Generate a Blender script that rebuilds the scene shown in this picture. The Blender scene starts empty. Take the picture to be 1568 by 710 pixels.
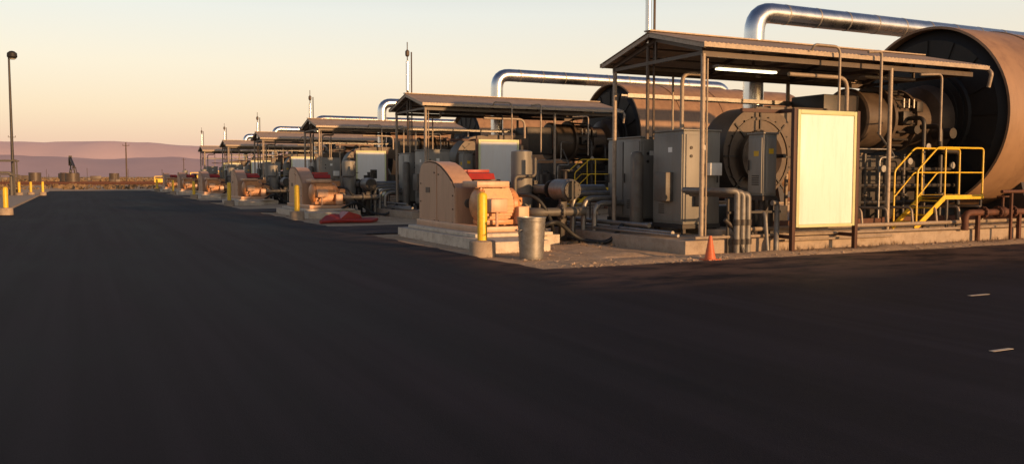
import bpy, bmesh, math, random
from mathutils import Vector, Matrix, noise
random.seed(7)
scene=bpy.context.scene
try:
    scene.view_settings.view_transform='Standard'; scene.view_settings.look='None'
    scene.view_settings.exposure=0; scene.view_settings.gamma=1
except Exception: pass
PITCH=17.3; NU=6

# ---------------------------------------------------------------- materials
def mat(name,col,rough=0.6,metal=0.0,var=0.25,scale=3.0,bump=0.05,dirt=None,dirt_amt=0.0,streak=False,bscale=40,vj=0.0):
    m=bpy.data.materials.new(name); m.use_nodes=True
    nt=m.node_tree; N=nt.nodes; L=nt.links
    b=N['Principled BSDF']
    tc=N.new('ShaderNodeTexCoord'); mp=N.new('ShaderNodeMapping')
    L.new(tc.outputs['Object'],mp.inputs['Vector'])
    if streak: mp.inputs['Scale'].default_value=(1,1,0.12)
    n=N.new('ShaderNodeTexNoise'); n.inputs['Scale'].default_value=scale; n.inputs['Detail'].default_value=6
    n.inputs['Roughness'].default_value=0.65
    L.new(mp.outputs['Vector'],n.inputs['Vector'])
    r=N.new('ShaderNodeMapRange'); r.inputs['From Min'].default_value=0.3; r.inputs['From Max'].default_value=0.7
    r.inputs['To Min'].default_value=1-var; r.inputs['To Max'].default_value=1+var*0.6
    L.new(n.outputs['Fac'],r.inputs['Value'])
    oi=N.new('ShaderNodeObjectInfo')
    r2=N.new('ShaderNodeMapRange'); r2.inputs['To Min'].default_value=0.85; r2.inputs['To Max'].default_value=1.1
    L.new(oi.outputs['Random'],r2.inputs['Value'])
    mm=N.new('ShaderNodeMath'); mm.operation='MULTIPLY'
    L.new(r.outputs[0],mm.inputs[0]); L.new(r2.outputs[0],mm.inputs[1])
    vm=N.new('ShaderNodeVectorMath'); vm.operation='SCALE'; vm.inputs[0].default_value=col
    L.new(mm.outputs[0],vm.inputs['Scale'])
    out=vm.outputs[0]
    if dirt:
        n2=N.new('ShaderNodeTexNoise'); n2.inputs['Scale'].default_value=scale*2.3; n2.inputs['Detail'].default_value=8
        n2.inputs['Roughness'].default_value=0.75
        L.new(mp.outputs['Vector'],n2.inputs['Vector'])
        r3=N.new('ShaderNodeMapRange'); r3.inputs['From Min'].default_value=0.48; r3.inputs['From Max'].default_value=0.70
        r3.inputs['To Max'].default_value=dirt_amt
        L.new(n2.outputs['Fac'],r3.inputs['Value'])
        mx=N.new('ShaderNodeMix'); mx.data_type='RGBA'
        L.new(r3.outputs[0],mx.inputs['Factor']); L.new(out,mx.inputs['A']); mx.inputs['B'].default_value=(*dirt,1)
        out=mx.outputs['Result']
    L.new(out,b.inputs['Base Color'])
    b.inputs['Metallic'].default_value=metal
    rr=N.new('ShaderNodeMapRange'); rr.inputs['To Min'].default_value=max(0.05,rough-0.12); rr.inputs['To Max'].default_value=min(1,rough+0.12)
    L.new(n.outputs['Fac'],rr.inputs['Value']); L.new(rr.outputs[0],b.inputs['Roughness'])
    if bump>0:
        n3=N.new('ShaderNodeTexNoise'); n3.inputs['Scale'].default_value=bscale; n3.inputs['Detail'].default_value=3
        L.new(tc.outputs['Object'],n3.inputs['Vector'])
        bp=N.new('ShaderNodeBump'); bp.inputs['Strength'].default_value=bump; bp.inputs['Distance'].default_value=0.02
        L.new(n3.outputs['Fac'],bp.inputs['Height']); L.new(bp.outputs['Normal'],b.inputs['Normal'])
    return m
BR=(0.10,0.06,0.04)
M={}
M['tan']=mat('tan_shell_paint',(0.30,0.18,0.10),0.5,0,0.25,0.8,0.05,(0.15,0.08,0.045),0.7,True)
M['black']=mat('black_steel',(0.010,0.009,0.008),0.65,0,0.3,2,0.1,(0.025,0.018,0.014),0.5)
M['dark']=mat('dark_machinery',(0.038,0.034,0.031),0.5,0.1,0.35,3,0.1,(0.08,0.045,0.028),0.6)
M['grey']=mat('grey_cabinet_paint',(0.235,0.225,0.20),0.5,0,0.15,2,0.03,(0.15,0.12,0.09),0.55,True)
M['greyd']=mat('grey_machine_paint',(0.13,0.12,0.105),0.55,0.1,0.3,3,0.08,BR,0.6)
M['brownm']=mat('brown_machine_paint',(0.10,0.072,0.052),0.5,0.1,0.3,2.5,0.08,(0.055,0.03,0.018),0.6)
M['galv']=mat('galvanised_steel',(0.34,0.325,0.30),0.48,0.7,0.28,6,0.06,(0.17,0.12,0.08),0.6)
M['cond']=mat('grey_conduit',(0.20,0.19,0.175),0.5,0.3,0.25,6,0.05,(0.12,0.09,0.06),0.6)
M['alum']=mat('aluminium_cladding',(0.80,0.79,0.77),0.27,1.0,0.12,2,0.05)
M['roof']=mat('canopy_sheet_metal',(0.52,0.39,0.28),0.6,0.1,0.2,1.5,0.03,(0.33,0.21,0.13),0.6)
M['pole']=mat('painted_pole',(0.38,0.30,0.22),0.5,0.1,0.2,5,0.03,BR,0.5)
M['salmon']=mat('salmon_pump_paint',(0.58,0.35,0.215),0.45,0,0.14,2.0,0.03,(0.36,0.20,0.12),0.6,True)
M['orange']=mat('orange_motor_paint',(0.62,0.28,0.11),0.42,0,0.2,4,0.05,(0.25,0.11,0.05),0.6)
M['red']=mat('red_paint',(0.40,0.03,0.02),0.45,0,0.2,4,0.05,(0.2,0.05,0.03),0.5)
M['yellow']=mat('yellow_safety_paint',(0.80,0.50,0.015),0.4,0,0.12,5,0.03,(0.4,0.25,0.05),0.5)
M['conc']=mat('concrete',(0.38,0.30,0.225),0.9,0,0.2,2.5,0.3,(0.22,0.155,0.10),0.8)
M['concw']=mat('pale_grout_concrete',(0.58,0.50,0.40),0.85,0,0.15,2.5,0.25,(0.34,0.25,0.17),0.8)
M['rust']=mat('rusty_steel',(0.13,0.05,0.028),0.7,0.2,0.4,5,0.2,(0.06,0.03,0.02),0.8)
M['frame']=mat('brown_frame_steel',(0.08,0.032,0.02),0.6,0.1,0.3,4,0.08)
M['white']=mat('white_sheet',(0.80,0.80,0.76),0.45,0,0.06,1.5,0.02,(0.64,0.60,0.52),0.6,True)
M['trim']=mat('pale_green_trim',(0.62,0.64,0.34),0.5,0,0.1,3,0.03)
M['rubber']=mat('black_rubber',(0.02,0.02,0.02),0.6,0,0.2,8,0.05)
M['cone']=mat('orange_cone_plastic',(0.6,0.12,0.03),0.5,0,0.15,6,0.02,(0.3,0.1,0.05),0.6)
M['stone']=mat('gravel_stone',(0.50,0.37,0.26),0.9,0,0.4,8,0.1)
M['scrub']=mat('dry_scrub',(0.24,0.16,0.09),0.95,0,0.5,0.7,0.0)
M['hill']=mat('hazy_hill',(0.55,0.41,0.44),1.0,0,0.1,0.002,0.0)  # aerial haze put into the pale base colour of both hill layers
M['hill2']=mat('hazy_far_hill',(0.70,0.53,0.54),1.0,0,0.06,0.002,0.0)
M['bark']=mat('timber_pole',(0.10,0.07,0.05),0.9,0,0.3,4,0.1)
M['lens']=mat('lamp_lens',(0.5,0.5,0.45),0.3,0,0.05,4,0)
m=bpy.data.materials.new('lit_fluorescent_tube'); m.use_nodes=True
b=m.node_tree.nodes['Principled BSDF']; b.inputs['Emission Color'].default_value=(1,0.85,0.52,1); b.inputs['Emission Strength'].default_value=4
M['tube']=m
m=bpy.data.materials.new('burner_glow_colour'); m.use_nodes=True
b=m.node_tree.nodes['Principled BSDF']; b.inputs['Base Color'].default_value=(0.60,0.12,0.04,1); b.inputs['Roughness'].default_value=0.5  # reddish glow of the lit burner front put into the base colour
M['glow']=m

# ---------------------------------------------------------------- mesh helpers
def box(bm,x0,x1,y0,y1,z0,z1,bev=0.0):
    r=bmesh.ops.create_cube(bm,size=1)
    vs=r['verts']
    bmesh.ops.scale(bm,vec=(abs(x1-x0),abs(y1-y0),abs(z1-z0)),verts=vs)
    bmesh.ops.translate(bm,vec=((x0+x1)/2,(y0+y1)/2,(z0+z1)/2),verts=vs)
    if bev>0:
        es=list({e for v in vs for e in v.link_edges})
        bmesh.ops.bevel(bm,geom=es,offset=bev,segments=2,profile=0.5,affect='EDGES')
def basis(d):
    d=Vector(d).normalized()
    a=Vector((0,0,1)) if abs(d.z)<0.9 else Vector((1,0,0))
    u=d.cross(a).normalized(); v=d.cross(u).normalized()
    return d,u,v
def lathe(bm,o,d,prof,seg=24):
    o=Vector(o); d,u,v=basis(d); rings=[]
    for r,t in prof:
        if r<1e-5:
            rings.append([bm.verts.new(o+d*t)])
        else:
            rings.append([bm.verts.new(o+d*t+(u*math.cos(2*math.pi*i/seg)+v*math.sin(2*math.pi*i/seg))*r) for i in range(seg)])
    fs=[]
    for A,B in zip(rings,rings[1:]):
        for i in range(seg):
            j=(i+1)%seg
            if len(A)==1 and len(B)==1: break
            if len(A)==1: fs.append(bm.faces.new((A[0],B[i],B[j])))
            elif len(B)==1: fs.append(bm.faces.new((A[i],B[0],A[j])))
            else: fs.append(bm.faces.new((A[i],B[i],B[j],A[j])))
    bmesh.ops.recalc_face_normals(bm,faces=fs)
def cyl(bm,p0,p1,r,seg=16,r1=None):
    p0=Vector(p0);p1=Vector(p1);d=p1-p0;Ln=d.length
    r1=r if r1 is None else r1
    lathe(bm,p0,d,[(0,0),(r,0),(r1,Ln),(0,Ln)],seg)
def pipe(bm,pts,r,bend=0.2,seg=12,cap=True):
    pts=[Vector(p) for p in pts]; path=[pts[0]]
    for i in range(1,len(pts)-1):
        a,b_,c=pts[i-1],pts[i],pts[i+1]
        k=min(bend,(b_-a).length*0.49,(c-b_).length*0.49)
        p=b_+(a-b_).normalized()*k; q=b_+(c-b_).normalized()*k
        for j in range(7):
            t=j/6; path.append(p*(1-t)**2+b_*2*t*(1-t)+q*t*t)
    path.append(pts[-1])
    prev=None; rings=[]
    for i,p in enumerate(path):
        if i==0: d=path[1]-path[0]
        elif i==len(path)-1: d=path[-1]-path[-2]
        else: d=(path[i+1]-path[i]).normalized()+(path[i]-path[i-1]).normalized()
        d.normalize()
        if prev is None: _,u,_2=basis(d)
        else:
            u=prev-d*prev.dot(d); u.normalize()
        prev=u; v=d.cross(u)
        rings.append([bm.verts.new(p+(u*math.cos(2*math.pi*k/seg)+v*math.sin(2*math.pi*k/seg))*r) for k in range(seg)])
    for A,B in zip(rings,rings[1:]):
        for i in range(seg):
            j=(i+1)%seg; bm.faces.new((A[i],A[j],B[j],B[i]))
    if cap:
        bm.faces.new(list(reversed(rings[0]))); bm.faces.new(rings[-1])
def prism(bm,pts,vec):
    vec=Vector(vec)
    A=[bm.verts.new(Vector(p)) for p in pts]; B=[bm.verts.new(Vector(p)+vec) for p in pts]
    fs=[bm.faces.new(A),bm.faces.new(list(reversed(B)))]
    n=len(A)
    for i in range(n):
        j=(i+1)%n; fs.append(bm.faces.new((A[i],B[i],B[j],A[j])))
    bmesh.ops.recalc_face_normals(bm,faces=fs)
def bar(bm,p0,p1,w=0.05,h=None):
    h=h or w
    p0=Vector(p0);p1=Vector(p1);d,u,v=basis(p1-p0)
    c=[u*w/2+v*h/2,-u*w/2+v*h/2,-u*w/2-v*h/2,u*w/2-v*h/2]
    prism(bm,[p0+k for k in c],p1-p0)
def ball(bm,c,r,sx=1,sy=1,sz=1,sub=2):
    g=bmesh.ops.create_icosphere(bm,subdivisions=sub,radius=r)
    bmesh.ops.scale(bm,vec=(sx,sy,sz),verts=g['verts']); bmesh.ops.translate(bm,vec=c,verts=g['verts'])

class Asm:
    def __init__(s,name,loc=(0,0,0)):
        s.e=bpy.data.objects.new(name,None); s.e.location=loc; s.e.empty_display_size=0.3
        scene.collection.objects.link(s.e); s.loc=Vector(loc); s.parts=[]
    def part(s,name,material,fn,smooth=True):
        bm=bmesh.new(); fn(bm)
        bmesh.ops.translate(bm,vec=-s.loc,verts=bm.verts[:])
        me=bpy.data.meshes.new(name); bm.to_mesh(me); bm.free()
        me.materials.append(material)
        if smooth:
            for p in me.polygons: p.use_smooth=True
            me.set_sharp_from_angle(angle=math.radians(32))
        o=bpy.data.objects.new(name,me); scene.collection.objects.link(o); o.parent=s.e
        s.parts.append(o); return o
def single(name,material,fn,smooth=False):
    bm=bmesh.new(); fn(bm); me=bpy.data.meshes.new(name); bm.to_mesh(me); bm.free()
    me.materials.append(material)
    if smooth:
        for p in me.polygons: p.use_smooth=True
        me.set_sharp_from_angle(angle=math.radians(32))
    o=bpy.data.objects.new(name,me); scene.collection.objects.link(o); return o
def rawmesh(name,material,V,F):
    me=bpy.data.meshes.new(name); me.from_pydata(V,[],F); me.update(); me.materials.append(material)
    o=bpy.data.objects.new(name,me); scene.collection.objects.link(o); return o
unit=[]
def U(name,loc):
    a=Asm(name,loc); unit.append(a); return a
def flange(bm,o,d,r,t=0.05,bolts=10):
    d,u,v=basis(d); o=Vector(o)
    lathe(bm,o-d*t/2,d,[(0,0),(r,0),(r,t),(0,t)],20)
    for i in range(bolts):
        a=2*math.pi*i/bolts; p=o+(u*math.cos(a)+v*math.sin(a))*r*0.85
        cyl(bm,p-d*(t/2+0.025),p+d*(t/2+0.025),0.018,6)

# ================================================================ UNIT 1
a=U('concrete_equipment_pad',(24,18.2,0))
def f(bm):
    box(bm,11.7,34,15.15,21.2,-0.1,0.3,0.02)
a.part('slab',M['conc'],f)
def f(bm): box(bm,13.6,33.5,16.2,20.6,0.3,0.42,0.015)
a.part('plinth',M['conc'],f)

# ---- belt driven pump
a=U('belt_driven_pump',(9.2,20.5,0))
def f(bm):
    prism(bm,[(8.1,17.3,-0.05),(9.55,17.3,-0.05),(9.55,18.9,-0.05),(10.7,18.9,-0.05),(10.7,23.7,-0.05),(8.1,23.7,-0.05)],(0,0,0.3))
    box(bm,8.3,10.4,18.7,23.4,0.25,0.34,0.02)
a.part('grout_base',M['concw'],f)
def f(bm):
    for x in (8.6,10.1): box(bm,x-0.08,x+0.08,18.9,23.3,0.34,0.5,0.01)
    for y in (19.1,20.4,21.8,23.1): box(bm,8.68,10.02,y-0.06,y+0.06,0.35,0.48,0.01)
a.part('skid',M['salmon'],f)
cpts=[(20.7,1.22),(20.74,1.40),(20.95,1.58),(21.3,1.78),(21.7,1.96),(22.1,2.07),(22.5,2.11),(22.95,2.09),(23.22,1.98),(23.34,1.78),(23.36,1.5)]
prof=[(20.7,0.36)]+cpts+[(23.36,0.36)]
def f(bm):
    prism(bm,[(8.62,y,z) for y,z in prof],(0.62,0,0))
    bmesh.ops.bevel(bm,geom=[e for e in bm.edges if abs(e.verts[0].co.x-e.verts[1].co.x)<1e-4],offset=0.025,segments=2,affect='EDGES')
    # flanged lip following the guard outline
    for (p,q) in zip(prof,prof[1:]):
        bar(bm,(8.66,p[0],p[1]),(8.66,q[0],q[1]),0.03,0.05)
    box(bm,8.605,8.622,21.98,22.02,0.4,2.0)
a.part('belt_guard',M['salmon'],f)
def f(bm):
    for y,z in [(20.85,0.5),(20.85,1.2),(23.2,0.5),(23.2,1.5),(21.85,0.5),(21.85,1.75),(22.15,0.5),(22.15,1.8),(20.85,0.85),(23.2,1.0)]:
        cyl(bm,(8.60,y,z),(8.625,y,z),0.02,8)
    box(bm,8.608,8.622,22.5,22.8,1.25,1.4)
a.part('guard_bolts',M['brownm'],f)
def f(bm):
    lathe(bm,(8.75,19.85,1.0),(1,0,0),[(0,0),(0.25,0),(0.36,0.06),(0.41,0.1),(0.41,0.2),(0.38,0.2),(0.38,0.95),(0.41,0.95),(0.41,1.05),(0.33,1.14),(0.12,1.16),(0.12,1.3),(0,1.3)],28)
    for i in range(28):
        t=2*math.pi*i/28; c,s=math.cos(t),math.sin(t)
        bar(bm,(8.96,19.85+0.395*c,1.0+0.395*s),(9.69,19.85+0.395*c,1.0+0.395*s),0.018,0.08)
    box(bm,8.9,9.8,19.5,20.2,0.5,0.62,0.01)
a.part('motor',M['orange'],f)
def f(bm):
    box(bm,8.95,9.4,19.2,19.48,0.82,1.15,0.02)
    cyl(bm,(9.15,19.3,0.82),(9.15,19.3,0.4),0.04,10)
    box(bm,8.75,9.65,19.6,20.55,1.42,1.58,0.03)
    bar(bm,(8.9,19.7,1.2),(8.9,19.7,1.45),0.04); bar(bm,(9.5,19.7,1.2),(9.5,19.7,1.45),0.04)
    box(bm,9.75,10.05,19.3,19.7,0.5,0.95,0.02)
a.part('motor_terminal_box',M['salmon'],f)
def f(bm):
    box(bm,9.4,10.5,21.3,23.0,0.5,1.5,0.05)
    lathe(bm,(9.3,22.2,1.1),(1,0,0),[(0,0),(0.5,0),(0.5,1.0),(0.4,1.08),(0,1.1)],24)
    box(bm,9.5,10.5,20.55,21.3,0.5,1.15,0.03)
    for y in (20.68,20.9,21.12):
        cyl(bm,(9.7,y,1.1),(9.7,y,1.35),0.09,12); cyl(bm,(10.2,y,1.1),(10.2,y,1.35),0.09,12)
a.part('power_end',M['orange'],f)
def f(bm):
    prism(bm,[(9.3,21.3,1.62),(9.3,21.4,1.78),(9.3,22.8,1.86),(9.3,23.0,1.6)],(0.75,0,0))
    for y in (21.6,22.0,22.4): box(bm,9.35,10.0,y-0.03,y+0.03,1.8,1.88,0.005)
a.part('red_cover',M['red'],f)
def f(bm):
    box(bm,9.5,10.3,21.5,22.9,1.5,1.62)
    flange(bm,(10.15,20.5,0.8),(0,1,0),0.2); pipe(bm,[(10.15,20.5,0.8),(10.15,19.2,0.8),(11.6,19.2,0.8)],0.11,0.25)
    flange(bm,(10.9,19.2,0.8),(1,0,0),0.2); flange(bm,(10.15,19.8,0.8),(0,1,0),0.2)
    pipe(bm,[(10.4,20.8,1.1),(10.4,20.8,1.7),(11.0,20.8,1.7),(11.0,20.8,2.2)],0.05,0.12)
    cyl(bm,(9.0,20.6,1.0),(9.0,20.9,1.0),0.12,12)
a.part('suction_pipe',M['greyd'],f)

# ---- tall grey vessel
a=U('vertical_pulsation_vessel',(10.95,21.5,0))
def f(bm):
    lathe(bm,(10.95,21.5,0.0),(0,0,1),[(0,0.5),(0.3,0.5),(0.31,0.55),(0.31,0.58),(0.33,0.58),(0.33,0.66),(0.3,0.66),(0.3,1.4),(0.315,1.4),(0.315,1.44),(0.3,1.44),(0.3,2.25),(0.29,2.38),(0.12,2.42),(0,2.43)],24)
a.part('shell',M['grey'],f)
def f(bm):
    for i in range(4):
        t=math.pi/4+i*math.pi/2; x,y=10.95+0.26*math.cos(t),21.5+0.26*math.sin(t)
        bar(bm,(x,y,0),(x,y,0.6),0.06)
    cyl(bm,(10.95,21.5,2.4),(10.95,21.5,2.55),0.05,10)
    lathe(bm,(10.95,21.5,0),(0,0,1),[(0.0,0),(0.4,0),(0.4,0.04),(0,0.04)],20)
a.part('legs',M['dark'],f)

# ---- pipe manifold
a=U('pipe_manifold',(11.6,20,0))
def f(bm):
    for i,(y,z) in enumerate([(19.2,1.0),(19.55,1.12),(19.9,1.24),(20.25,1.3)]):
        pipe(bm,[(12.9,y,z),(11.9-0.12*i,y,z),(11.9-0.12*i,y,0.0)],0.075,0.3,14)
    pipe(bm,[(11.3,23.4,1.35),(11.3,20.2,1.35),(12.8,20.2,1.35)],0.13,0.35,16)
    pipe(bm,[(12.2,17.2,0.52),(12.2,21.6,0.52)],0.06)
    pipe(bm,[(12.0,16.0,0.42),(12.0,21.6,0.42)],0.045)
    pipe(bm,[(11.85,15.6,0.38),(11.85,21.0,0.38)],0.035)
    lathe(bm,(11.35,19.4,1.35),(0,1,0),[(0,0),(0.2,0.0),(0.28,0.08),(0.28,0.8),(0.2,0.88),(0,0.9)],20)
a.part('insulated_pipes',M['galv'],f)
def f(bm):
    for y in (19.3,20.4,21.4,22.6): flange(bm,(11.3,y,1.35),(0,1,0),0.24)
    for (x,y,z) in [(11.3,21.9,1.35),(11.6,20.2,1.35)]:
        ball(bm,(x,y,z),0.22); cyl(bm,(x,y,z),(x,y,z+0.5),0.05,10)
        lathe(bm,(x,y,z+0.5),(0,0,1),[(0.16,0),(0.2,0.0),(0.2,0.03),(0.16,0.03),(0.16,0)],18)
        bar(bm,(x-0.18,y,z+0.515),(x+0.18,y,z+0.515),0.02); bar(bm,(x,y-0.18,z+0.515),(x,y+0.18,z+0.515),0.02)
    for y in (19.8,21.0,22.9): box(bm,11.2,11.4,y-0.06,y+0.06,0,1.2,0.01)
    box(bm,11.6,12.3,21.3,22.3,0.25,1.1,0.04); cyl(bm,(11.95,21.8,1.1),(11.95,21.8,1.75),0.22,16)
    lathe(bm,(11.0,22.9,0.95),(1,0,0),[(0,0),(0.26,0),(0.32,0.1),(0.32,0.9),(0.2,1.05),(0,1.05)],20)
    cyl(bm,(12.3,22.9,0.0),(12.3,22.9,1.9),0.07,10)
    # instrument stand, gauges and small bore piping
    bar(bm,(11.9,20.9,0.3),(11.9,20.9,1.9),0.05); box(bm,11.75,12.05,20.8,20.88,1.6,2.0,0.01)
    for (x,z) in ((11.82,1.9),(11.98,1.9),(11.9,1.7)): lathe(bm,(x,20.8,z),(0,-1,0),[(0,0),(0.06,0),(0.06,0.04),(0,0.04)],12)
    pipe(bm,[(11.9,20.85,1.6),(11.9,20.6,1.2),(12.5,20.4,1.2),(12.5,20.4,0.4)],0.02,0.08,8)
a.part('valves_and_flanges',M['dark'],f)
def f(bm):
    pipe(bm,[(9.9,18.9,0.35),(10.2,18.4,0.6),(10.6,18.7,0.55),(11.2,18.8,0.1),(11.6,18.0,0.05),(12.1,18.2,0.5)],0.055,0.4,12)
    pipe(bm,[(9.7,20.1,1.2),(10.2,19.2,1.25),(10.6,19.1,0.6),(10.9,19.6,0.1),(11.5,20.2,0.05),(11.8,20.6,0.4)],0.045,0.4,12)
    pipe(bm,[(10.6,18.3,0.05),(11.3,18.9,0.05),(11.6,19.8,0.06),(11.0,20.6,0.06)],0.05,0.4,12)
a.part('rubber_hoses',M['rubber'],f)

# ---- canopy shelter
X0,X1=12.15,21.6; Yn,Yf,Yr=15.2,19.35,17.27; ZE,ZR=4.50,5.01
a=U('equipment_canopy',(17.3,17.3,0))
def f(bm):
    n=150
    for (ya,za,yb,zb) in [(Yn,ZE,Yr,ZR),(Yf,ZE,Yr,ZR)]:
        A=[];B=[];C=[];D=[]
        for i in range(n+1):
            x=X0+(X1-X0)*i/n; dz=0.022 if i%2 else 0.0
            A.append(bm.verts.new((x,ya,za+dz+0.1))); B.append(bm.verts.new((x,yb,zb+dz+0.1)))
            C.append(bm.verts.new((x,ya,za+dz+0.085))); D.append(bm.verts.new((x,yb,zb+dz+0.085)))
        for i in range(n):
            bm.faces.new((A[i],A[i+1],B[i+1],B[i])); bm.faces.new((C[i],D[i],D[i+1],C[i+1])); bm.faces.new((A[i],C[i],C[i+1],A[i+1]))
        bm.faces.new((A[0],B[0],D[0],C[0])); bm.faces.new((A[n],C[n],D[n],B[n]))
    bmesh.ops.recalc_face_normals(bm,faces=bm.faces[:])
a.part('roof_sheeting',M['roof'],f,False)
def f(bm):
    for x in (X0+0.05,X1-0.05):
        for (ya,yb) in ((Yn,Yr),(Yf,Yr)):
            bar(bm,(x,ya,ZE+0.03),(x,yb,ZR+0.03),0.05,0.09)
    bar(bm,(X0,Yn-0.02,ZE+0.05),(X1,Yn-0.02,ZE+0.05),0.04,0.1)
    bar(bm,(X0,Yf+0.02,ZE+0.05),(X1,Yf+0.02,ZE+0.05),0.04,0.1)
    bar(bm,(X0-0.02,Yr,ZR+0.13),(X1+0.02,Yr,ZR+0.13),0.25,0.03)
a.part('fascia_trim',M['pole'],f)
def f(bm):
    for x in (12.4,15.4,18.4,21.3):
        bar(bm,(x,15.5,ZE+0.0),(x,Yr,ZR-0.06),0.08,0.1); bar(bm,(x,19.05,ZE+0.0),(x,Yr,ZR-0.06),0.08,0.1)
        bar(bm,(x,15.5,ZE-0.08),(x,19.05,ZE-0.08),0.07,0.08)
        bar(bm,(x,Yr,ZE-0.05),(x,Yr,ZR-0.1),0.05)
    for t in (0.02,0.3,0.6,0.9):
        for s in (0,1):
            y=(15.5 if s==0 else 19.05); y=y+(Yr-y)*t; z=ZE+(ZR-ZE)*t*0.95+0.06
            bar(bm,(X0+0.1,y,z-0.005),(X1-0.1,y,z-0.005),0.05,0.04)
    bar(bm,(12.35,15.5,ZE-0.1),(21.35,15.5,ZE-0.1),0.08,0.12); bar(bm,(12.35,19.05,ZE-0.1),(21.35,19.05,ZE-0.1),0.08,0.12)
a.part('roof_frame',M['brownm'],f)
def f(bm):
    for x in (12.4,18.3,21.3):
        for y in (15.5,19.05):
            if x==21.3 and y==15.5: continue
            cyl(bm,(x,y,0.3),(x,y,ZE-0.1),0.055,14)
            box(bm,x-0.12,x+0.12,y-0.12,y+0.12,0.3,0.32)
    pipe(bm,[(21.6,15.18,ZE+0.0),(21.6,15.1,ZE-0.1),(21.6,15.18,ZE-0.45)],0.05,0.05)
a.part('posts',M['pole'],f)
def f(bm):
    pipe(bm,[(12.52,15.5,0.35),(12.52,15.5,4.3)],0.022,seg=8)
    pipe(bm,[(12.9,16.9,2.6),(12.9,16.9,4.15),(13.6,16.9,4.15),(13.6,16.9,4.4)],0.05,0.25)
    pipe(bm,[(15.0,15.6,4.1),(16.9,15.6,4.1),(16.9,15.6,3.3)],0.05,0.3)
    pipe(bm,[(15.2,15.1,4.6),(15.2,15.0,4.72),(16.0,15.0,4.72),(16.0,15.0,3.0)],0.03,0.2)
    pipe(bm,[(16.9,14.98,4.65),(17.35,14.98,4.7),(17.35,14.98,2.7)],0.035,0.12)
    pipe(bm,[(19.0,15.2,4.25),(19.8,15.2,4.3),(19.8,15.2,2.6)],0.03,0.15)
    pipe(bm,[(12.6,17.9,4.2),(12.6,17.9,2.7)],0.03,0.15)
    pipe(bm,[(13.9,18.6,4.3),(13.9,18.6,2.7)],0.03,0.15)
a.part('conduits',M['pole'],f)
def f(bm):
    box(bm,13.5,15.4,16.3,16.55,4.26,4.33,0.01)
    box(bm,18.3,20.2,16.3,16.55,4.26,4.33,0.01)
    # cable tray
    for y in (18.6,18.9): bar(bm,(12.5,y,3.75),(21.2,y,3.75),0.02,0.1)
    for i in range(30): bar(bm,(12.6+0.29*i,18.6,3.72),(12.6+0.29*i,18.9,3.72),0.03)
a.part('light_fixture_and_tray',M['galv'],f)
canopy=a

# ---- electrical cabinets
def cabinet(loc,x0,x1,y0,y1,z0,z1,doors,small=True):
    a=U('electrical_cabinet',loc)
    def f(bm):
        box(bm,x0,x1,y0,y1,z0,z1,0.02)
        box(bm,x0-0.03,x1+0.03,y0-0.03,y1+0.03,z1,z1+0.04,0.01)
    a.part('enclosure',M['grey'],f)
    def f(bm):
        w=(y1-y0)/doors
        for i in range(doors):
            box(bm,x0-0.03,x0,y0+w*i+0.03,y0+w*(i+1)-0.03,z0+0.06,z1-0.08,0.01)
        box(bm,x0+0.06,x1-0.06,y0-0.03,y0,z0+0.06,z1-0.08,0.01)
    a.part('doors',M['grey'],f)
    def f(bm):
        for i in range(doors):
            yy=y0+(y1-y0)/doors*(i+0.85)
            bar(bm,(x0-0.06,yy,(z0+z1)/2-0.12),(x0-0.06,yy,(z0+z1)/2+0.12),0.025)
            for k in range(5): box(bm,x0-0.045,x0-0.03,yy-0.32,yy-0.1,z0+0.25+k*0.05,z0+0.27+k*0.05)
        if small:
            for k in range(2): cyl(bm,(x0+0.2,y0-0.05,z1-0.4-0.2*k),(x0+0.2,y0-0.03,z1-0.4-0.2*k),0.04,10)
            bar(bm,(x1-0.12,y0-0.06,(z0+z1)/2-0.12),(x1-0.12,y0-0.06,(z0+z1)/2+0.12),0.025)
    a.part('handles_and_vents',M['dark'],f)
    def f(bm):
        xm=(x0+x1)/2; box(bm,xm-0.07,xm+0.07,y0-0.036,y0-0.031,z1-0.45,z1-0.33)
        ym=y0+(y1-y0)/doors*0.4; box(bm,x0-0.036,x0-0.031,ym-0.08,ym+0.08,z1-0.5,z1-0.38)
    a.part('labels',M['yellow'] if not small else M['white'],f)
    def f(bm):
        for xx in (x0+0.08,x1-0.08):
            for yy in (y0+0.08,y1-0.08): bar(bm,(xx,yy,0.3),(xx,yy,z0),0.08)
        if z0>0.45: box(bm,x0-0.02,x1+0.02,y0-0.02,y1+0.02,z0-0.1,z0-0.002)
    a.part('stand',M['dark'],f)
    return a
c1=cabinet((13.1,19.1,0.3),12.8,13.45,18.45,19.95,0.62,2.68,2)
c2=cabinet((13.3,17.2,0.3),12.85,13.95,16.75,17.95,0.55,2.78,1)
cabinet((14.6,15.4,0.3),13.95,14.35,15.25,15.75,1.25,2.66,1,False)
def f(bm):
    box(bm,13.5,13.85,16.55,16.72,1.72,2.02,0.01)
c2.part('breaker_box',M['white'],f)
def f(bm):
    box(bm,12.6,12.84,17.1,17.6,1.1,1.8,0.02); box(bm,13.15,13.4,16.5,16.72,1.0,1.4,0.02)
c2.part('junction_box',M['greyd'],f)
def f(bm):
    lathe(bm,(12.55,18.25,0.45),(0,0,1),[(0,0),(0.16,0),(0.17,0.03),(0.17,1.75),(0.12,1.85),(0,1.88)],18)
c1.part('riser',M['greyd'],f)

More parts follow.
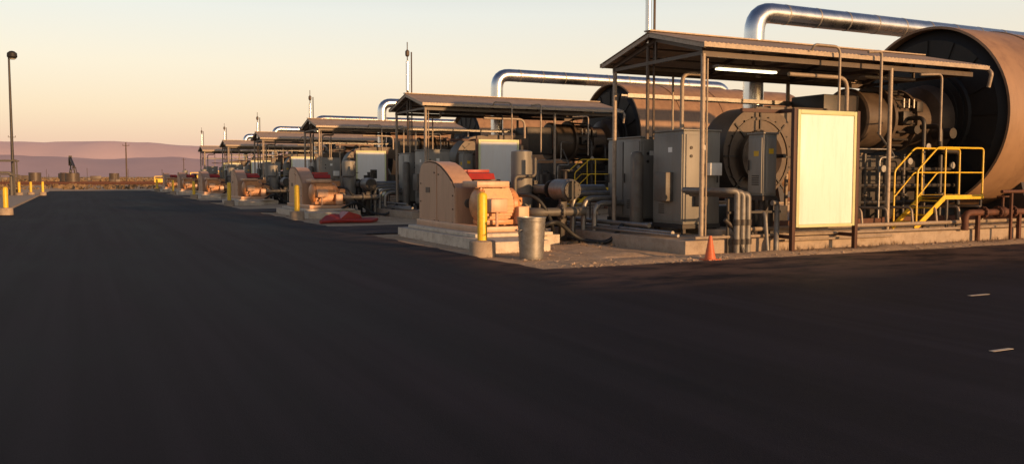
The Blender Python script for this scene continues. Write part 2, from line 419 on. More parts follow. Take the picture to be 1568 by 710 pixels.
# ---- conduit elbows
a=U('conduit_elbow_bank',(13,15,0))
def f(bm):
    for i in range(3):
        o=i*0.17
        pipe(bm,[(12.6+0.1*i,16.4,1.38-0.04*i),(12.75+o,15.02,1.38-0.04*i),(12.95+o*0.9,14.95,1.38-0.04*i),(12.95+o*0.9,14.95,0.0)],0.07,0.3,14)
    pipe(bm,[(14.0,15.0,1.1),(14.15,15.0,1.1),(14.15,15.0,0.5),(14.0,14.85,0.2),(14.0,14.85,0.0)],0.06,0.2)
    pipe(bm,[(13.8,15.3,0.9),(13.8,15.0,0.9),(13.8,14.9,0.0)],0.045,0.2)
a.part('elbows',M['cond'],f)
def f(bm):
    for i in range(3): 
        x=12.95+i*0.153
        cyl(bm,(x,14.95,0.62),(x,14.95,0.75),0.09,14); cyl(bm,(x,14.95,0.2),(x,14.95,0.32),0.09,14)
    pipe(bm,[(12.7,15.06,0.75),(13.0,15.02,0.5),(13.1,14.9,0.0)],0.05,0.2)
    bar(bm,(12.8,15.06,0.9),(14.3,15.06,0.9),0.05)
    for x in (12.82,14.25): bar(bm,(x,15.1,0.0),(x,15.1,1.2),0.05)
a.part('couplings_and_rack',M['dark'],f)
# ---- ground runs
a=U('ground_pipe_run',(20,15,0))
def f(bm):
    pipe(bm,[(11.9,15.08,0.36),(28,15.08,0.36)],0.035,seg=8)
    pipe(bm,[(13.2,15.3,0.5),(28,15.3,0.5)],0.05,seg=10)
    pipe(bm,[(14.4,15.02,0.24),(17.9,15.02,0.24)],0.03,seg=8)
    for i in range(6):
        x=17.2+i*0.9; pipe(bm,[(x,15.3,0.5),(x,15.35,0.9),(x,16.3,0.9)],0.03,0.12,8)
a.part('small_pipes',M['pole'],f)
def f(bm):
    pipe(bm,[(21.0,15.0,0.75),(28,15.0,0.75)],0.085,seg=14)
    pipe(bm,[(21.6,14.7,1.3),(28,14.7,1.3)],0.045,seg=12)
    pipe(bm,[(21.0,15.0,0.75),(20.6,15.0,0.75),(20.6,15.0,0.3)],0.085,0.2)
    for x in (21.3,21.9,22.5,23.2,24.2): flange(bm,(x,15.0,0.75),(1,0,0),0.16)
    for x in (21.9,23.2): 
        ball(bm,(x+0.2,15.0,0.75),0.15); cyl(bm,(x+0.2,15,0.75),(x+0.2,15,1.15),0.035,8)
        lathe(bm,(x+0.2,15,1.15),(0,0,1),[(0.11,0),(0.15,0),(0.15,0.03),(0.11,0.03),(0.11,0)],16)
    for x in (21.1,22.8,25): bar(bm,(x,15.0,0.0),(x,15.0,0.68),0.09)
    bar(bm,(22.0,14.7,0),(22.0,14.7,1.26),0.06); bar(bm,(26.0,14.7,0),(26.0,14.7,1.26),0.06)
    box(bm,15.0,19.0,16.25,16.4,0.42,0.6); box(bm,19.002,33.0,16.25,16.4,0.42,0.62)
a.part('rusty_pipes',M['rust'],f)

# ---- white panel
a=U('white_panel_board',(15.2,14.6,0))
def f(bm): 
    box(bm,14.38,16.02,14.56,14.62,0.62,3.08,0.01)
a.part('panel_sheet',M['white'],f)
def f(bm):
    box(bm,14.29,14.378,14.54,14.64,0.56,3.18,0.008); box(bm,16.022,16.10,14.54,14.64,0.56,3.18,0.008)
    box(bm,14.38,16.02,14.54,14.64,3.082,3.18,0.008); box(bm,14.38,16.02,14.54,14.64,0.55,0.618,0.008)
a.part('edge_trim',M['trim'],f)
def f(bm):
    for x in (14.23,16.17): box(bm,x-0.045,x+0.045,14.55,14.65,-0.1,3.2,0.005)
    box(bm,14.28,16.12,14.66,14.72,0.8,0.88); box(bm,14.28,16.12,14.66,14.72,2.6,2.68)
    box(bm,13.1,14.18,15.0,15.08,3.12,3.2)
    box(bm,14.18,14.28,14.66,15.08,3.12,3.2)
    for x in (14.23,16.17): box(bm,x-0.04,x+0.04,14.66,15.3,0.3,0.38)
a.part('steel_frame',M['frame'],f)

# ---- forced draft fan
a=U('forced_draft_fan',(15.6,17.6,0.4))
def f(bm):
    cx,cz=15.5,2.2; pts=[]
    for i in range(41):
        t=i/40; ang=math.radians(-60-300*t) ; r=1.02+0.34*t
        pts.append((cx+r*math.cos(ang),17.1,cz+r*math.sin(ang)))
    prism(bm,pts,(0,0.9,0))
    box(bm,15.9,17.9,17.15,17.95,2.8,3.5,0.02)
a.part('scroll_casing',M['brownm'],f)
def f(bm):
    lathe(bm,(15.5,17.1,2.2),(0,-1,0),[(0.0,0.02),(0.25,0.02),(0.5,0.03),(0.62,0.16),(0.68,0.16),(0.68,0.0)],32)
    lathe(bm,(15.5,17.1,2.2),(0,-1,0),[(1.0,0.0),(1.0,0.035),(0.93,0.035),(0.93,0.0)],36)
a.part('inlet_ring',M['brownm'],f)
def f(bm):
    cyl(bm,(15.5,16.2,2.2),(15.5,17.05,2.2),0.05,12)
    for i in range(8):
        t=i*math.pi/4; bar(bm,(15.5+0.7*math.cos(t),17.08,2.2+0.7*math.sin(t)),(15.5+1.15*math.cos(t),17.08,2.2+1.15*math.sin(t)),0.04)
    for i in range(24):
        t=i*math.pi/12; p=(15.5+1.02*math.cos(t),17.05,2.2+1.02*math.sin(t)); cyl(bm,p,(p[0],17.1,p[2]),0.02,6)
    box(bm,14.7,16.3,16.9,18.2,0.42,0.95,0.02)
a.part('shaft_and_stiffeners',M['dark'],f)
def f(bm):
    lathe(bm,(14.3,16.6,1.1),(1,0,0),[(0,0),(0.28,0),(0.32,0.05),(0.32,0.8),(0.22,0.9),(0,0.9)],20)
a.part('fan_motor',M['greyd'],f)

# ---- steam generator vessel + burner
VX,VY,VZ,VR=22.6,17.9,3.42,2.68
a=U('steam_generator',(28,17.9,0.3))
def f(bm):
    lathe(bm,(VX,VY,VZ),(1,0,0),[(VR-0.07,0.3),(VR-0.07,0.0),(VR,0.0),(VR,2.4),(VR+0.03,2.4),(VR+0.03,2.5),(VR,2.5),(VR,4.9),(VR+0.03,4.9),(VR+0.03,5.0),(VR,5.0),(VR,7.4),(VR+0.03,7.4),(VR+0.03,7.5),(VR,7.5),(VR,10.5),(VR*0.8,10.9),(0,11)],72)
a.part('radiant_shell',M['tan'],f)
def f(bm):
    lathe(bm,(VX,VY,VZ),(1,0,0),[(VR-0.075,0.32),(VR-0.4,0.06),(1.5,0.05),(1.45,-0.02),(1.2,-0.04),(1.15,-0.1),(0,-0.1)],64)
    for i in range(16):
        t=2*math.pi*i/16
        bar(bm,(VX+0.04,VY+1.5*math.cos(t),VZ+1.5*math.sin(t)),(VX+0.04,VY+(VR-0.4)*math.cos(t),VZ+(VR-0.4)*math.sin(t)),0.03,0.04)
    flange(bm,(VX-0.05,VY,VZ),(1,0,0),1.35,0.08,20)
a.part('front_plate',M['black'],f)
def f(bm):
    lathe(bm,(19.3,VY,3.3),(1,0,0),[(0.5,0.08),(0.55,0.0),(0.8,0.0),(0.86,0.04),(0.86,0.12),(0.8,0.12),(0.8,0.95),(0.95,0.95),(0.95,1.05),(0.78,1.05),(0.78,1.9),(0.9,1.9),(0.9,2.0),(0.72,2.0),(0.72,2.7),(1.0,2.8),(1.1,3.2),(0,3.2)],36)
a.part('burner_windbox',M['brownm'],f)
def f(bm): lathe(bm,(19.3,VY,3.3),(1,0,0),[(0,0.14),(0.3,0.14),(0.5,0.09)],30)
a.part('burner_throat',M['glow'],f)
def f(bm):
    box(bm,17.9,19.2,17.3,18.5,2.7,3.9,0.03)
a.part('air_duct',M['dark'],f)
def f(bm):
    for i in range(12):
        t=math.pi*i/11; cyl(bm,(20.5,VY-0.86*math.sin(t),3.3+0.86*math.cos(t)),(21.1,VY-0.86*math.sin(t),3.3+0.86*math.cos(t)),0.03,8)
    pipe(bm,[(20.7,17.0,3.3),(20.7,16.4,3.3),(20.7,16.4,0.6)],0.06,0.2)
    pipe(bm,[(21.5,17.2,3.1),(21.5,16.5,3.1),(21.5,16.5,2.4),(22.3,16.5,2.4),(22.3,16.5,0.6)],0.07,0.2)
    box(bm,20.5,20.85,16.9,17.15,3.15,3.5,0.02); box(bm,21.1,21.35,16.95,17.15,3.5,3.8,0.02)
    cyl(bm,(21.0,16.85,3.0),(21.0,17.1,3.0),0.12,12); cyl(bm,(21.9,16.4,2.9),(21.9,17.0,2.9),0.15,14)
    for z in (1.0,1.45,1.9): pipe(bm,[(18.6,16.7,z),(22.5,16.7,z)],0.055,seg=10)
    for x in (18.8,19.6,20.3,21.8): pipe(bm,[(x,16.7,0.5),(x,16.7,2.3)],0.06,seg=10); flange(bm,(x,16.7,1.2),(0,0,1),0.13,0.04,6)
    box(bm,18.8,22.2,17.6,18.2,0.42,2.3,0.03)
    box(bm,17.9,18.5,16.5,17.3,0.42,1.9,0.03)
    cyl(bm,(17.2,16.9,0.42),(17.2,16.9,1.8),0.25,16)
a.part('fuel_train',M['dark'],f)
def f(bm):
    pipe(bm,[(18.9,16.3,0.5),(18.9,16.3,2.2),(19.5,16.3,2.2),(19.5,16.9,2.9)],0.03,0.15)
    pipe(bm,[(17.7,16.0,0.5),(17.7,16.0,2.4),(18.9,16.0,2.4),(18.9,16.0,3.2),(20.0,16.9,3.2)],0.02,0.15)
    for (x,z) in [(18.9,1.9),(19.9,2.1),(20.6,2.5),(21.6,2.0),(17.7,2.0)]:
        lathe(bm,(x,16.2,z),(0,-1,0),[(0,0),(0.09,0),(0.09,0.05),(0,0.05)],16)
    for x in (20.55,20.75,20.95): cyl(bm,(x,16.95,3.6),(x,16.95,3.85),0.03,8)
a.part('instrument_tubing',M['galv'],f)
def f(bm):
    for x in (24.5,28,31.5):
        prism(bm,[(x-0.15,VY-2.2,0.42),(x-0.15,VY+2.2,0.42),(x-0.15,VY+1.9,1.55),(x-0.15,VY+0.9,0.9),(x-0.15,VY-0.9,0.9),(x-0.15,VY-1.9,1.55)],(0.3,0,0))
a.part('saddles',M['dark'],f)
# ---- insulated pipe
a=U('insulated_steam_pipe',(20,19.6,0))
def f(bm): 
    pipe(bm,[(17.5,19.6,2.3),(17.5,19.6,6.42),(31,19.6,6.42),(31,19.6,4.0)],0.29,0.62,28)
a.part('pipe_cladding',M['alum'],f)
def f(bm):
    for x in [18.6+1.22*i for i in range(10)]:
        lathe(bm,(x,19.6,6.42),(1,0,0),[(0.29,0),(0.296,0.004),(0.296,0.05),(0.29,0.055)],28)
    for z in (2.6,3.8,5.0): lathe(bm,(17.5,19.6,z),(0,0,1),[(0.29,0),(0.296,0.004),(0.296,0.05),(0.29,0.055)],28)
a.part('cladding_bands',M['galv'],f)
def f(bm):
    lathe(bm,(17.5,19.6,0.3),(0,0,1),[(0,0),(0.55,0.0),(0.55,1.6),(0.4,1.9),(0.3,2.0),(0,2.0)],24)
    bar(bm,(24.4,19.6,5.6),(24.4,19.6,6.1),0.12)
a.part('pipe_base',M['greyd'],f)
# ---- vent stack
a=U('vent_stack',(12.4,17.6,0))
def f(bm): pipe(bm,[(12.4,17.6,4.9),(12.4,17.6,6.1)],0.075,seg=16)
a.part('stack_tube',M['alum'],f)
def f(bm):
    pipe(bm,[(12.4,17.6,2.6),(12.4,17.6,4.9)],0.045,seg=10)
    pipe(bm,[(12.58,17.6,2.6),(12.58,17.6,6.5)],0.03,seg=8)
    lathe(bm,(12.4,17.6,6.3),(0,0,1),[(0,0),(0.05,0),(0.09,0.06),(0.09,0.22),(0.02,0.3),(0.02,0.6),(0,0.6)],12)
    cyl(bm,(12.4,17.6,6.1),(12.4,17.6,6.32),0.022,8)
a.part('cap_and_mast',M['brownm'],f)
# ---- stairs/platform
a=U('access_platform_stairs',(20.7,15.9,0.3))
ya,yb=15.4,16.1
def f(bm):
    for y in (ya,yb):
        bar(bm,(19.2,y,0.35),(20.3,y,1.15),0.03,0.13)
        pipe(bm,[(19.25,y,0.4),(19.25,y,1.85),(20.0,y,2.45),(21.8,y,2.45),(21.8,y,1.2)],0.024,0.1,10)
        pipe(bm,[(19.25,y,1.15),(20.0,y,1.8),(21.8,y,1.8)],0.018,0.08,10)
        pipe(bm,[(20.3,y,1.1),(20.3,y,2.45)],0.022,seg=10)
        bar(bm,(20.3,y,1.15),(21.85,y,1.15),0.03,0.11)
    for k in range(4):
        x=19.3+0.27*k; z=0.5+0.18*k; box(bm,x,x+0.24,ya+0.03,yb-0.03,z,z+0.03)
a.part('rails_and_stringers',M['yellow'],f)
def f(bm):
    box(bm,20.3,21.8,ya+0.03,yb-0.03,1.16,1.2)
    for x in (20.4,21.75):
        for y in (ya,yb): bar(bm,(x,y,0.3),(x,y,1.08),0.05)
a.part('deck_grating',M['greyd'],f)
# ---- bollard
def bollard(a,x,y,h=1.37,bh=0.34):
    def f(bm):
        lathe(bm,(x,y,-0.05),(0,0,1),[(0,0),(0.29,0),(0.28,bh+0.03),(0.25,bh+0.05),(0,bh+0.06)],22)
    a.part('concrete_footing',M['conc'],f)
    def f(bm): lathe(bm,(x,y,bh-0.02),(0,0,1),[(0,0),(0.105,0),(0.105,h-bh-0.06),(0.085,h-bh-0.01),(0.04,h-bh+0.02),(0,h-bh+0.025)],20)
    a.part('yellow_post',M['yellow'],f)
bollard(U('bollard',(7.62,16.8,0)),7.62,16.8)

for k in range(1,NU):
    for a in unit:
        e=bpy.data.objects.new(a.e.name,None); e.location=a.loc+Vector((0,PITCH*k,0)); e.empty_display_size=0.3
        if a.e.name.startswith('vent_stack'): e.location.z+=random.uniform(-0.3,0.3)+(0.5 if k==1 else 0)
        if a.e.name.startswith('bollard'): e.location.x+=random.uniform(-0.1,0.1); e.location.y+=random.uniform(-0.3,0.3); e.rotation_euler=(random.uniform(-.02,.02),random.uniform(-.02,.02),0)
        scene.collection.objects.link(e)
        for p in a.parts:
            o=bpy.data.objects.new(p.name,p.data); scene.collection.objects.link(o); o.parent=e

def f(bm):
    for y in (16.38,16.47): cyl(bm,(13.55,y,4.23),(15.35,y,4.23),0.022,10)
canopy.part('lit_tube',M['tube'],f)

# ---- trash can
a=Asm('trash_can',(8.25,15.75,0))
def f(bm):
    pr=[(0,0.03),(0.235,0.03),(0.24,0.0)]
    for i in range(12):
        z=0.03+i*0.065; pr+=[(0.24+0.045*z/0.84,z),(0.25+0.045*z/0.84,z+0.03)]
    pr+=[(0.29,0.83),(0.305,0.84),(0.305,0.86),(0.285,0.86),(0.275,0.8),(0.235,0.06),(0,0.06)]
    lathe(bm,(8.25,15.75,0.01),(0,0,1),pr,32)
a.part('can_body',M['galv'],f)
def f(bm):
    for s in (-1,1): pipe(bm,[(8.25+s*0.27,15.65,0.62),(8.25+s*0.34,15.65,0.6),(8.25+s*0.34,15.85,0.6),(8.25+s*0.27,15.85,0.62)],0.01,0.03,8)
a.part('handles',M['galv'],f)
a=Asm('traffic_cone',(11.4,13.95,0))
def f(bm):
    lathe(bm,(11.4,13.95,0.0),(0,0,1),[(0.12,0.03),(0.11,0.06),(0.03,0.5),(0.02,0.5),(0.02,0.45)],24)
    box(bm,11.24,11.56,13.79,14.11,0.0,0.035,0.01)
a.part('cone_body',M['cone'],f)

a=Asm('red_hose_pile',(8.6,31.4,0))
def f(bm):
    for i in range(5):
        pipe(bm,[(7.6+0.1*i,30.7+0.2*i,0.08+0.03*i),(8.4,31.0+0.15*i,0.12+0.04*i),(9.4-0.1*i,30.6+0.3*i,0.08),(9.9,31.4,0.1)],0.07,0.4,8)
a.part('red_hoses',M['red'],f)
def f(bm): prism(bm,[(8.2,30.9,0.03),(9.3,30.9,0.03),(9.1,30.9,0.3),(8.7,30.9,0.42)],(0,0.9,0))
a.part('folded_cover',M['red'],f)

for (x,y) in [(-2.95,43.5),(-4.7,84.5),(-3.9,86.0),(-3.0,86.3)]:
    a=Asm('bollard',(x,y,0)); bollard(a,x,y,1.25)
a=Asm('street_lamp',(-5.2,86,0))
def f(bm):
    cyl(bm,(-5.2,86,0.0),(-5.2,86,11.9),0.14,12,0.08)
    lathe(bm,(-5.2,86,0),(0,0,1),[(0,0),(0.35,0),(0.35,0.6),(0,0.6)],16)
    pipe(bm,[(-5.2,86,11.7),(-5.2,86,12.0),(-4.9,85.9,12.1)],0.06,0.1,8)
a.part('pole',M['dark'],f)
def f(bm):
    lathe(bm,(-4.95,85.9,11.7),(0,0,1),[(0,0),(0.3,0),(0.4,0.15),(0.38,0.45),(0.2,0.6),(0,0.65)],16)
a.part('luminaire',M['black'],f)
def f(bm):
    lathe(bm,(-4.95,85.9,11.6),(0,0,1),[(0,0),(0.2,0.02),(0.28,0.09),(0,0.095)],16)
a.part('lens',M['lens'],f)
a=Asm('pipe_rack_shelter',(-6,84,0))
def f(bm):
    for x in (-8.5,-6.6,-4.9):
        for y in (83,86): bar(bm,(x,y,0),(x,y,3.0),0.1)
    for y in (83,86):
        bar(bm,(-8.7,y,3.0),(-4.7,y,3.0),0.12); bar(bm,(-8.7,y,1.8),(-4.7,y,1.8),0.08)
    for x in (-8.5,-6.6,-4.9): bar(bm,(x,82.9,3.05),(x,86.1,3.05),0.1)
a.part('frame',M['dark'],f)
def f(bm):
    for y in (83.5,84.2,85.0): pipe(bm,[(-12,y,2.0),(-5.2,y,2.0),(-5.2,y,0)],0.12,0.3,10)
    box(bm,-8.3,-7.0,83.6,85,0.1,1.4,0.05)
a.part('pipes',M['greyd'],f)

for (x,y,h) in [(-14,232,11.5),(10.4,240,10.2),(-60,420,11),(42,420,10),(-30,300,9)]:
    a=Asm('utility_pole',(x,y,0))
    def f(bm):
        cyl(bm,(x,y,0),(x,y,h),0.2,8,0.13); bar(bm,(x-0.8,y,h-0.8),(x+0.8,y,h-0.8),0.12)
        for k in (-1,0,1): cyl(bm,(x+k*0.7,y,h-0.7),(x+k*0.7,y,h-0.4),0.06,6)
    a.part('pole_and_crossarm',M['bark'],f)
for (px,py,s,rot) in [(-1.7,224,1.12,97),(-44,360,1.0,60),(70,380,1.2,20)]:
    a=Asm('oil_pumpjack',(px,py,0))
    def T(x,y,z): return (px+x*s,py+y*s,z*s)
    def f(bm):
        for y in (-0.8,0.8):
            bar(bm,T(-1.0,y,0),T(0,y*0.2,4.3),0.2); bar(bm,T(1.0,y,0),T(0,y*0.2,4.3),0.2)
        bar(bm,T(-0.6,-0.5,2),T(0.6,-0.5,2),0.12); bar(bm,T(0,-0.7,1.2),T(0,0.7,1.2),0.15); bar(bm,T(0,-0.45,2.8),T(0,0.45,2.8),0.12)
        bar(bm,T(-3.0,0,3.4),T(2.6,0,5.3),0.4,0.6)
        prism(bm,[T(2.5,-0.3,5.8),T(3.2,-0.3,5.4),T(3.45,-0.3,4.6),T(3.3,-0.3,3.7),T(2.7,-0.3,4.4),T(2.3,-0.3,4.9)],(0,0.6*s,0))
        bar(bm,T(3.4,0,3.8),T(3.4,0,0.2),0.06)
        for y in (-0.7,0.7):
            bar(bm,T(-2.9,y*0.4,3.4),T(-2.3,y,1.3),0.16); lathe(bm,T(-2.3,y,1.4),(0,1,0),[(0,-0.15),(0.9*s,-0.15),(0.9*s,0.15),(0,0.15)],16)
        box(bm,px-3.2*s,px-1.2*s,py-0.6*s,py+0.6*s,0,1.0*s); box(bm,px-3.4*s,px+3.6*s,py-1.1*s,py+1.1*s,0,0.25*s)
    a.part('frame_beam_and_head',M['dark'],f)
    a.e.rotation_euler=(0,0,math.radians(rot))
def f(bm):
    for (x,y,w,d,h) in [(16,150,2.5,1.5,1.9),(19.5,152,1.2,1.2,2.2),(12,170,3,2,1.3)]:
        box(bm,x,x+w,y,y+d,0.3,h,0.1); 
        for k in range(3): bar(bm,(x+k*w/2,y-0.1,0),(x+k*w/2,y-0.1,h+0.4),0.12)
        bar(bm,(x,y-0.1,h+0.4),(x+w,y-0.1,h+0.4),0.1)
a=Asm('distant_wellhead_equipment',(15,150,0)); a.part('yellow_units',M['yellow'],f)
def f(bm):
    for i in range(60):
        x=random.uniform(-70,70); y=random.uniform(190,460); h=random.uniform(1.0,3.0)
        if i%3==0: cyl(bm,(x,y,0),(x,y,h),h*0.6,14)
        elif i%3==1: box(bm,x,x+random.uniform(2,6),y,y+2,0,h*0.7,0.05)
        else:
            cyl(bm,(x,y,0),(x,y,h*2),0.1,6); box(bm,x-1,x+1,y,y+1,0,1.1,0.05)
a.part('tanks_and_huts',M['brownm'],f)
def f(bm):
    for i in range(5):
        y=150+i*14; pipe(bm,[(-70,y,0.5),(45,y+4,0.5)],0.12,seg=6)
        for k in range(20): bar(bm,(-70+k*6,y+4*k/20,0),(-70+k*6,y+4*k/20,0.45),0.12)
a=Asm('oilfield_flowlines',(0,150,0)); a.part('lines',M['rust'],f)

# ================================================================ ground
gm=bpy.data.materials.new('dry_dirt_ground'); gm.use_nodes=True
nt=gm.node_tree; N=nt.nodes; L=nt.links; b=N['Principled BSDF']
geo=N.new('ShaderNodeNewGeometry')
n1=N.new('ShaderNodeTexNoise'); n1.inputs['Scale'].default_value=0.5; n1.inputs['Detail'].default_value=9; n1.inputs['Roughness'].default_value=0.7
n2=N.new('ShaderNodeTexNoise'); n2.inputs['Scale'].default_value=10; n2.inputs['Detail'].default_value=6; n2.inputs['Roughness'].default_value=0.75
L.new(geo.outputs['Position'],n1.inputs['Vector']); L.new(geo.outputs['Position'],n2.inputs['Vector'])
cr=N.new('ShaderNodeValToRGB'); L.new(n1.outputs['Fac'],cr.inputs['Fac'])
e=cr.color_ramp.elements; e[0].position=0.3; e[0].color=(0.42,0.29,0.18,1); e[1].position=0.66; e[1].color=(0.66,0.49,0.33,1)
cr2=N.new('ShaderNodeValToRGB'); L.new(n2.outputs['Fac'],cr2.inputs['Fac'])
e=cr2.color_ramp.elements; e[0].position=0.3; e[0].color=(0.65,0.62,0.58,1); e[1].position=0.65; e[1].color=(1.1,1.08,1.05,1)
mx=N.new('ShaderNodeMix'); mx.data_type='RGBA'; mx.blend_type='MULTIPLY'; mx.inputs['Factor'].default_value=1
L.new(cr.outputs[0],mx.inputs['A']); L.new(cr2.outputs[0],mx.inputs['B']); L.new(mx.outputs['Result'],b.inputs['Base Color'])
b.inputs['Roughness'].default_value=0.95; b.inputs['Specular IOR Level'].default_value=0.1
bp=N.new('ShaderNodeBump'); bp.inputs['Strength'].default_value=0.45; bp.inputs['Distance'].default_value=0.03
L.new(n2.outputs['Fac'],bp.inputs['Height']); L.new(bp.outputs['Normal'],b.inputs['Normal'])
cs=[-9000,-3000,-1000,-300,-100,-40,-10,0,10,20,30,60,100,140,200,300,600,1200,3000,9000]
V=[(x,y,0) for y in cs for x in cs]; n=len(cs)
F=[(j*n+i,j*n+i+1,(j+1)*n+i+1,(j+1)*n+i) for j in range(n-1) for i in range(n-1)]
rawmesh('ground',gm,V,F)
# low earth mounding along the pad edges (real relief catching the low sun)
def moundstrip(V,F,x0,x1,y0,y1,amp,step=0.12,seed=0):
    nx=int((x1-x0)/step)+1; ny=int((y1-y0)/step)+1; base=len(V)
    for j in range(ny+1):
        for i in range(nx+1):
            x=x0+(x1-x0)*i/nx; y=y0+(y1-y0)*j/ny
            ed=min(1,4*min(i/nx,1-i/nx)*nx*step*0.6,4*min(j/ny,1-j/ny)*ny*step*0.5)
            z=max(0,noise.fractal(Vector((x*0.9,y*0.9,seed)),0.9,2.0,5)*0.5+0.45)*amp*ed
            V.append((x,y,0.004+z if ed>0 else -0.02))
    for j in range(ny):
        for i in range(nx):
            a_=base+j*(nx+1)+i; F.append((a_,a_+1,a_+nx+2,a_+nx+1))
V=[];F=[]
for k in range(3):
    moundstrip(V,F,8.2,27.0,13.95+PITCH*k,15.14+PITCH*k,0.07,0.12,k)
    moundstrip(V,F,9.6,11.68,15.2+PITCH*k,18.85+PITCH*k,0.07,0.12,k+9)
o=rawmesh('dirt_mounding',gm,V,F)
for p in o.data.polygons: p.use_smooth=True

# asphalt
am=bpy.data.materials.new('fresh_asphalt'); am.use_nodes=True
nt=am.node_tree; N=nt.nodes; L=nt.links; b=N['Principled BSDF']
geo=N.new('ShaderNodeNewGeometry')
def NZ(sc,vec3,det=7,ro=0.62):
    mp=N.new('ShaderNodeMapping'); mp.inputs['Scale'].default_value=vec3; L.new(geo.outputs['Position'],mp.inputs['Vector'])
    q=N.new('ShaderNodeTexNoise'); q.inputs['Scale'].default_value=sc; q.inputs['Detail'].default_value=det; q.inputs['Roughness'].default_value=ro
    L.new(mp.outputs[0],q.inputs['Vector']); return q
n1=NZ(1.0,(0.45,0.12,1)); n2=NZ(90,(1,1,1),3); n3=NZ(0.9,(0.6,1.3,1),9,0.7); n4=NZ(1.0,(3.0,0.05,1),4,0.5)
cr=N.new('ShaderNodeValToRGB'); L.new(n1.outputs['Fac'],cr.inputs['Fac'])
e=cr.color_ramp.elements; e[0].position=0.36; e[0].color=(0.0075,0.0065,0.0085,1); e[1].position=0.66; e[1].color=(0.023,0.0205,0.028,1)
sx=N.new('ShaderNodeSeparateXYZ'); L.new(geo.outputs['Position'],sx.inputs[0])
def MR(src,a0,a1,b0=0.0,b1=1.0,smooth=True):
    r=N.new('ShaderNodeMapRange'); r.interpolation_type='SMOOTHSTEP' if smooth else 'LINEAR'
    r.inputs['From Min'].default_value=a0; r.inputs['From Max'].default_value=a1; r.inputs['To Min'].default_value=b0; r.inputs['To Max'].default_value=b1
    L.new(src,r.inputs['Value']); return r.outputs[0]
def MUL(a_,b_):
    q=N.new('ShaderNodeMath'); q.operation='MULTIPLY'; L.new(a_,q.inputs[0]); L.new(b_,q.inputs[1]); return q.outputs[0]
streak=MR(n4.outputs['Fac'],0.35,0.65,0.8,1.2)
vs=N.new('ShaderNodeVectorMath'); vs.operation='SCALE'; L.new(cr.outputs[0],vs.inputs[0]); L.new(streak,vs.inputs['Scale'])
dust=MUL(MUL(MR(sx.outputs['Y'],9.3,12.6),MR(sx.outputs['X'],5.8,8.0)),MR(n3.outputs['Fac'],0.38,0.60,0.0,0.85))
mx=N.new('ShaderNodeMix'); mx.data_type='RGBA'; L.new(dust,mx.inputs['Factor']); L.new(vs.outputs[0],mx.inputs['A']); mx.inputs['B'].default_value=(0.14,0.085,0.062,1)
sp=MR(n2.outputs['Fac'],0.60,0.75,0.0,0.2)
mx2=N.new('ShaderNodeMix'); mx2.data_type='RGBA'; L.new(sp,mx2.inputs['Factor']); L.new(mx.outputs['Result'],mx2.inputs['A']); mx2.inputs['B'].default_value=(0.06,0.055,0.06,1)
L.new(mx2.outputs['Result'],b.inputs['Base Color'])
b.inputs['Specular IOR Level'].default_value=0.12
L.new(MR(n1.outputs['Fac'],0.3,0.7,0.68,0.9,False),b.inputs['Roughness'])
bp=N.new('ShaderNodeBump'); bp.inputs['Strength'].default_value=0.6; bp.inputs['Distance'].default_value=0.01
L.new(n2.outputs['Fac'],bp.inputs['Height']); L.new(bp.outputs['Normal'],b.inputs['Normal'])
V=[];F=[]
def q4(p):
    i=len(V); V.extend(p); F.append((i,i+1,i+2,i+3))
def jit(x,y): return noise.noise(Vector((x*0.9,y*0.9,0)))*0.16+noise.noise(Vector((x*3.5,y*3.5,3)))*0.07
Z=0.03
segs=[]; 
for k in range(NU):
    s=13.7+PITCH*k-(2.3 if k>0 else 0); e_=24.4+PITCH*k; segs.append((s,e_))
def lane_right(y):
    return 7.35+jit(7.35,y)
y=13.7
while y<112:
    y2=min(112,y+0.35); l1=-3.2; 
    a0,a1=lane_right(y),lane_right(y2)
    q4([(l1,y,Z),(a0,y,Z),(a1,y2,Z),(l1,y2,Z)])
    q4([(a0,y,Z),(a0+0.001,y,-0.02),(a1+0.001,y2,-0.02),(a1,y2,Z)])
    y=y2
q4([(-3.2,-25,Z),(7.3,-25,Z),(7.3,13.7,Z),(-3.2,13.7,Z)])
q4([(-60,-25,Z),(-3.2,-25,Z),(-3.2,40,Z),(-60,40,Z)])
x=7.3
while x<60:
    x2=min(60,x+0.35); t1=13.7-0.01*(x-7.3)+jit(x,13.7); t2=13.7-0.01*(x2-7.3)+jit(x2,13.7)
    if x==7.3: t1=13.7
    q4([(x,-25,Z),(x2,-25,Z),(x2,t2,Z),(x,t1,Z)]); q4([(x,t1,Z),(x2,t2,Z),(x2,t2+0.001,-0.02),(x,t1+0.001,-0.02)])
    x=x2
for k in range(NU-1):
    x=7.0; b0=segs[k][1]; b1=segs[k+1][0]
    while x<12.4:
        x2=x+0.35
        q4([(x,b0+jit(x,b0),Z+0.004),(x2,b0+jit(x2,b0),Z+0.004),(x2,b1+jit(x2,b1),Z+0.004),(x,b1+jit(x,b1),Z+0.004)]); x=x2
rawmesh('asphalt_road',am,V,F)
def f(bm):
    box(bm,11.1,11.5,7.95,8.01,0.034,0.037); box(bm,7.75,8.05,5.3,5.35,0.034,0.037)
single('pale_road_strips',M['concw'],f)  # two thin pale strips lying on the asphalt
def f(bm):
    box(bm,-6.0,-3.25,41.9,88.0,-0.05,0.12,0.02)
single('concrete_kerb',M['conc'],f)

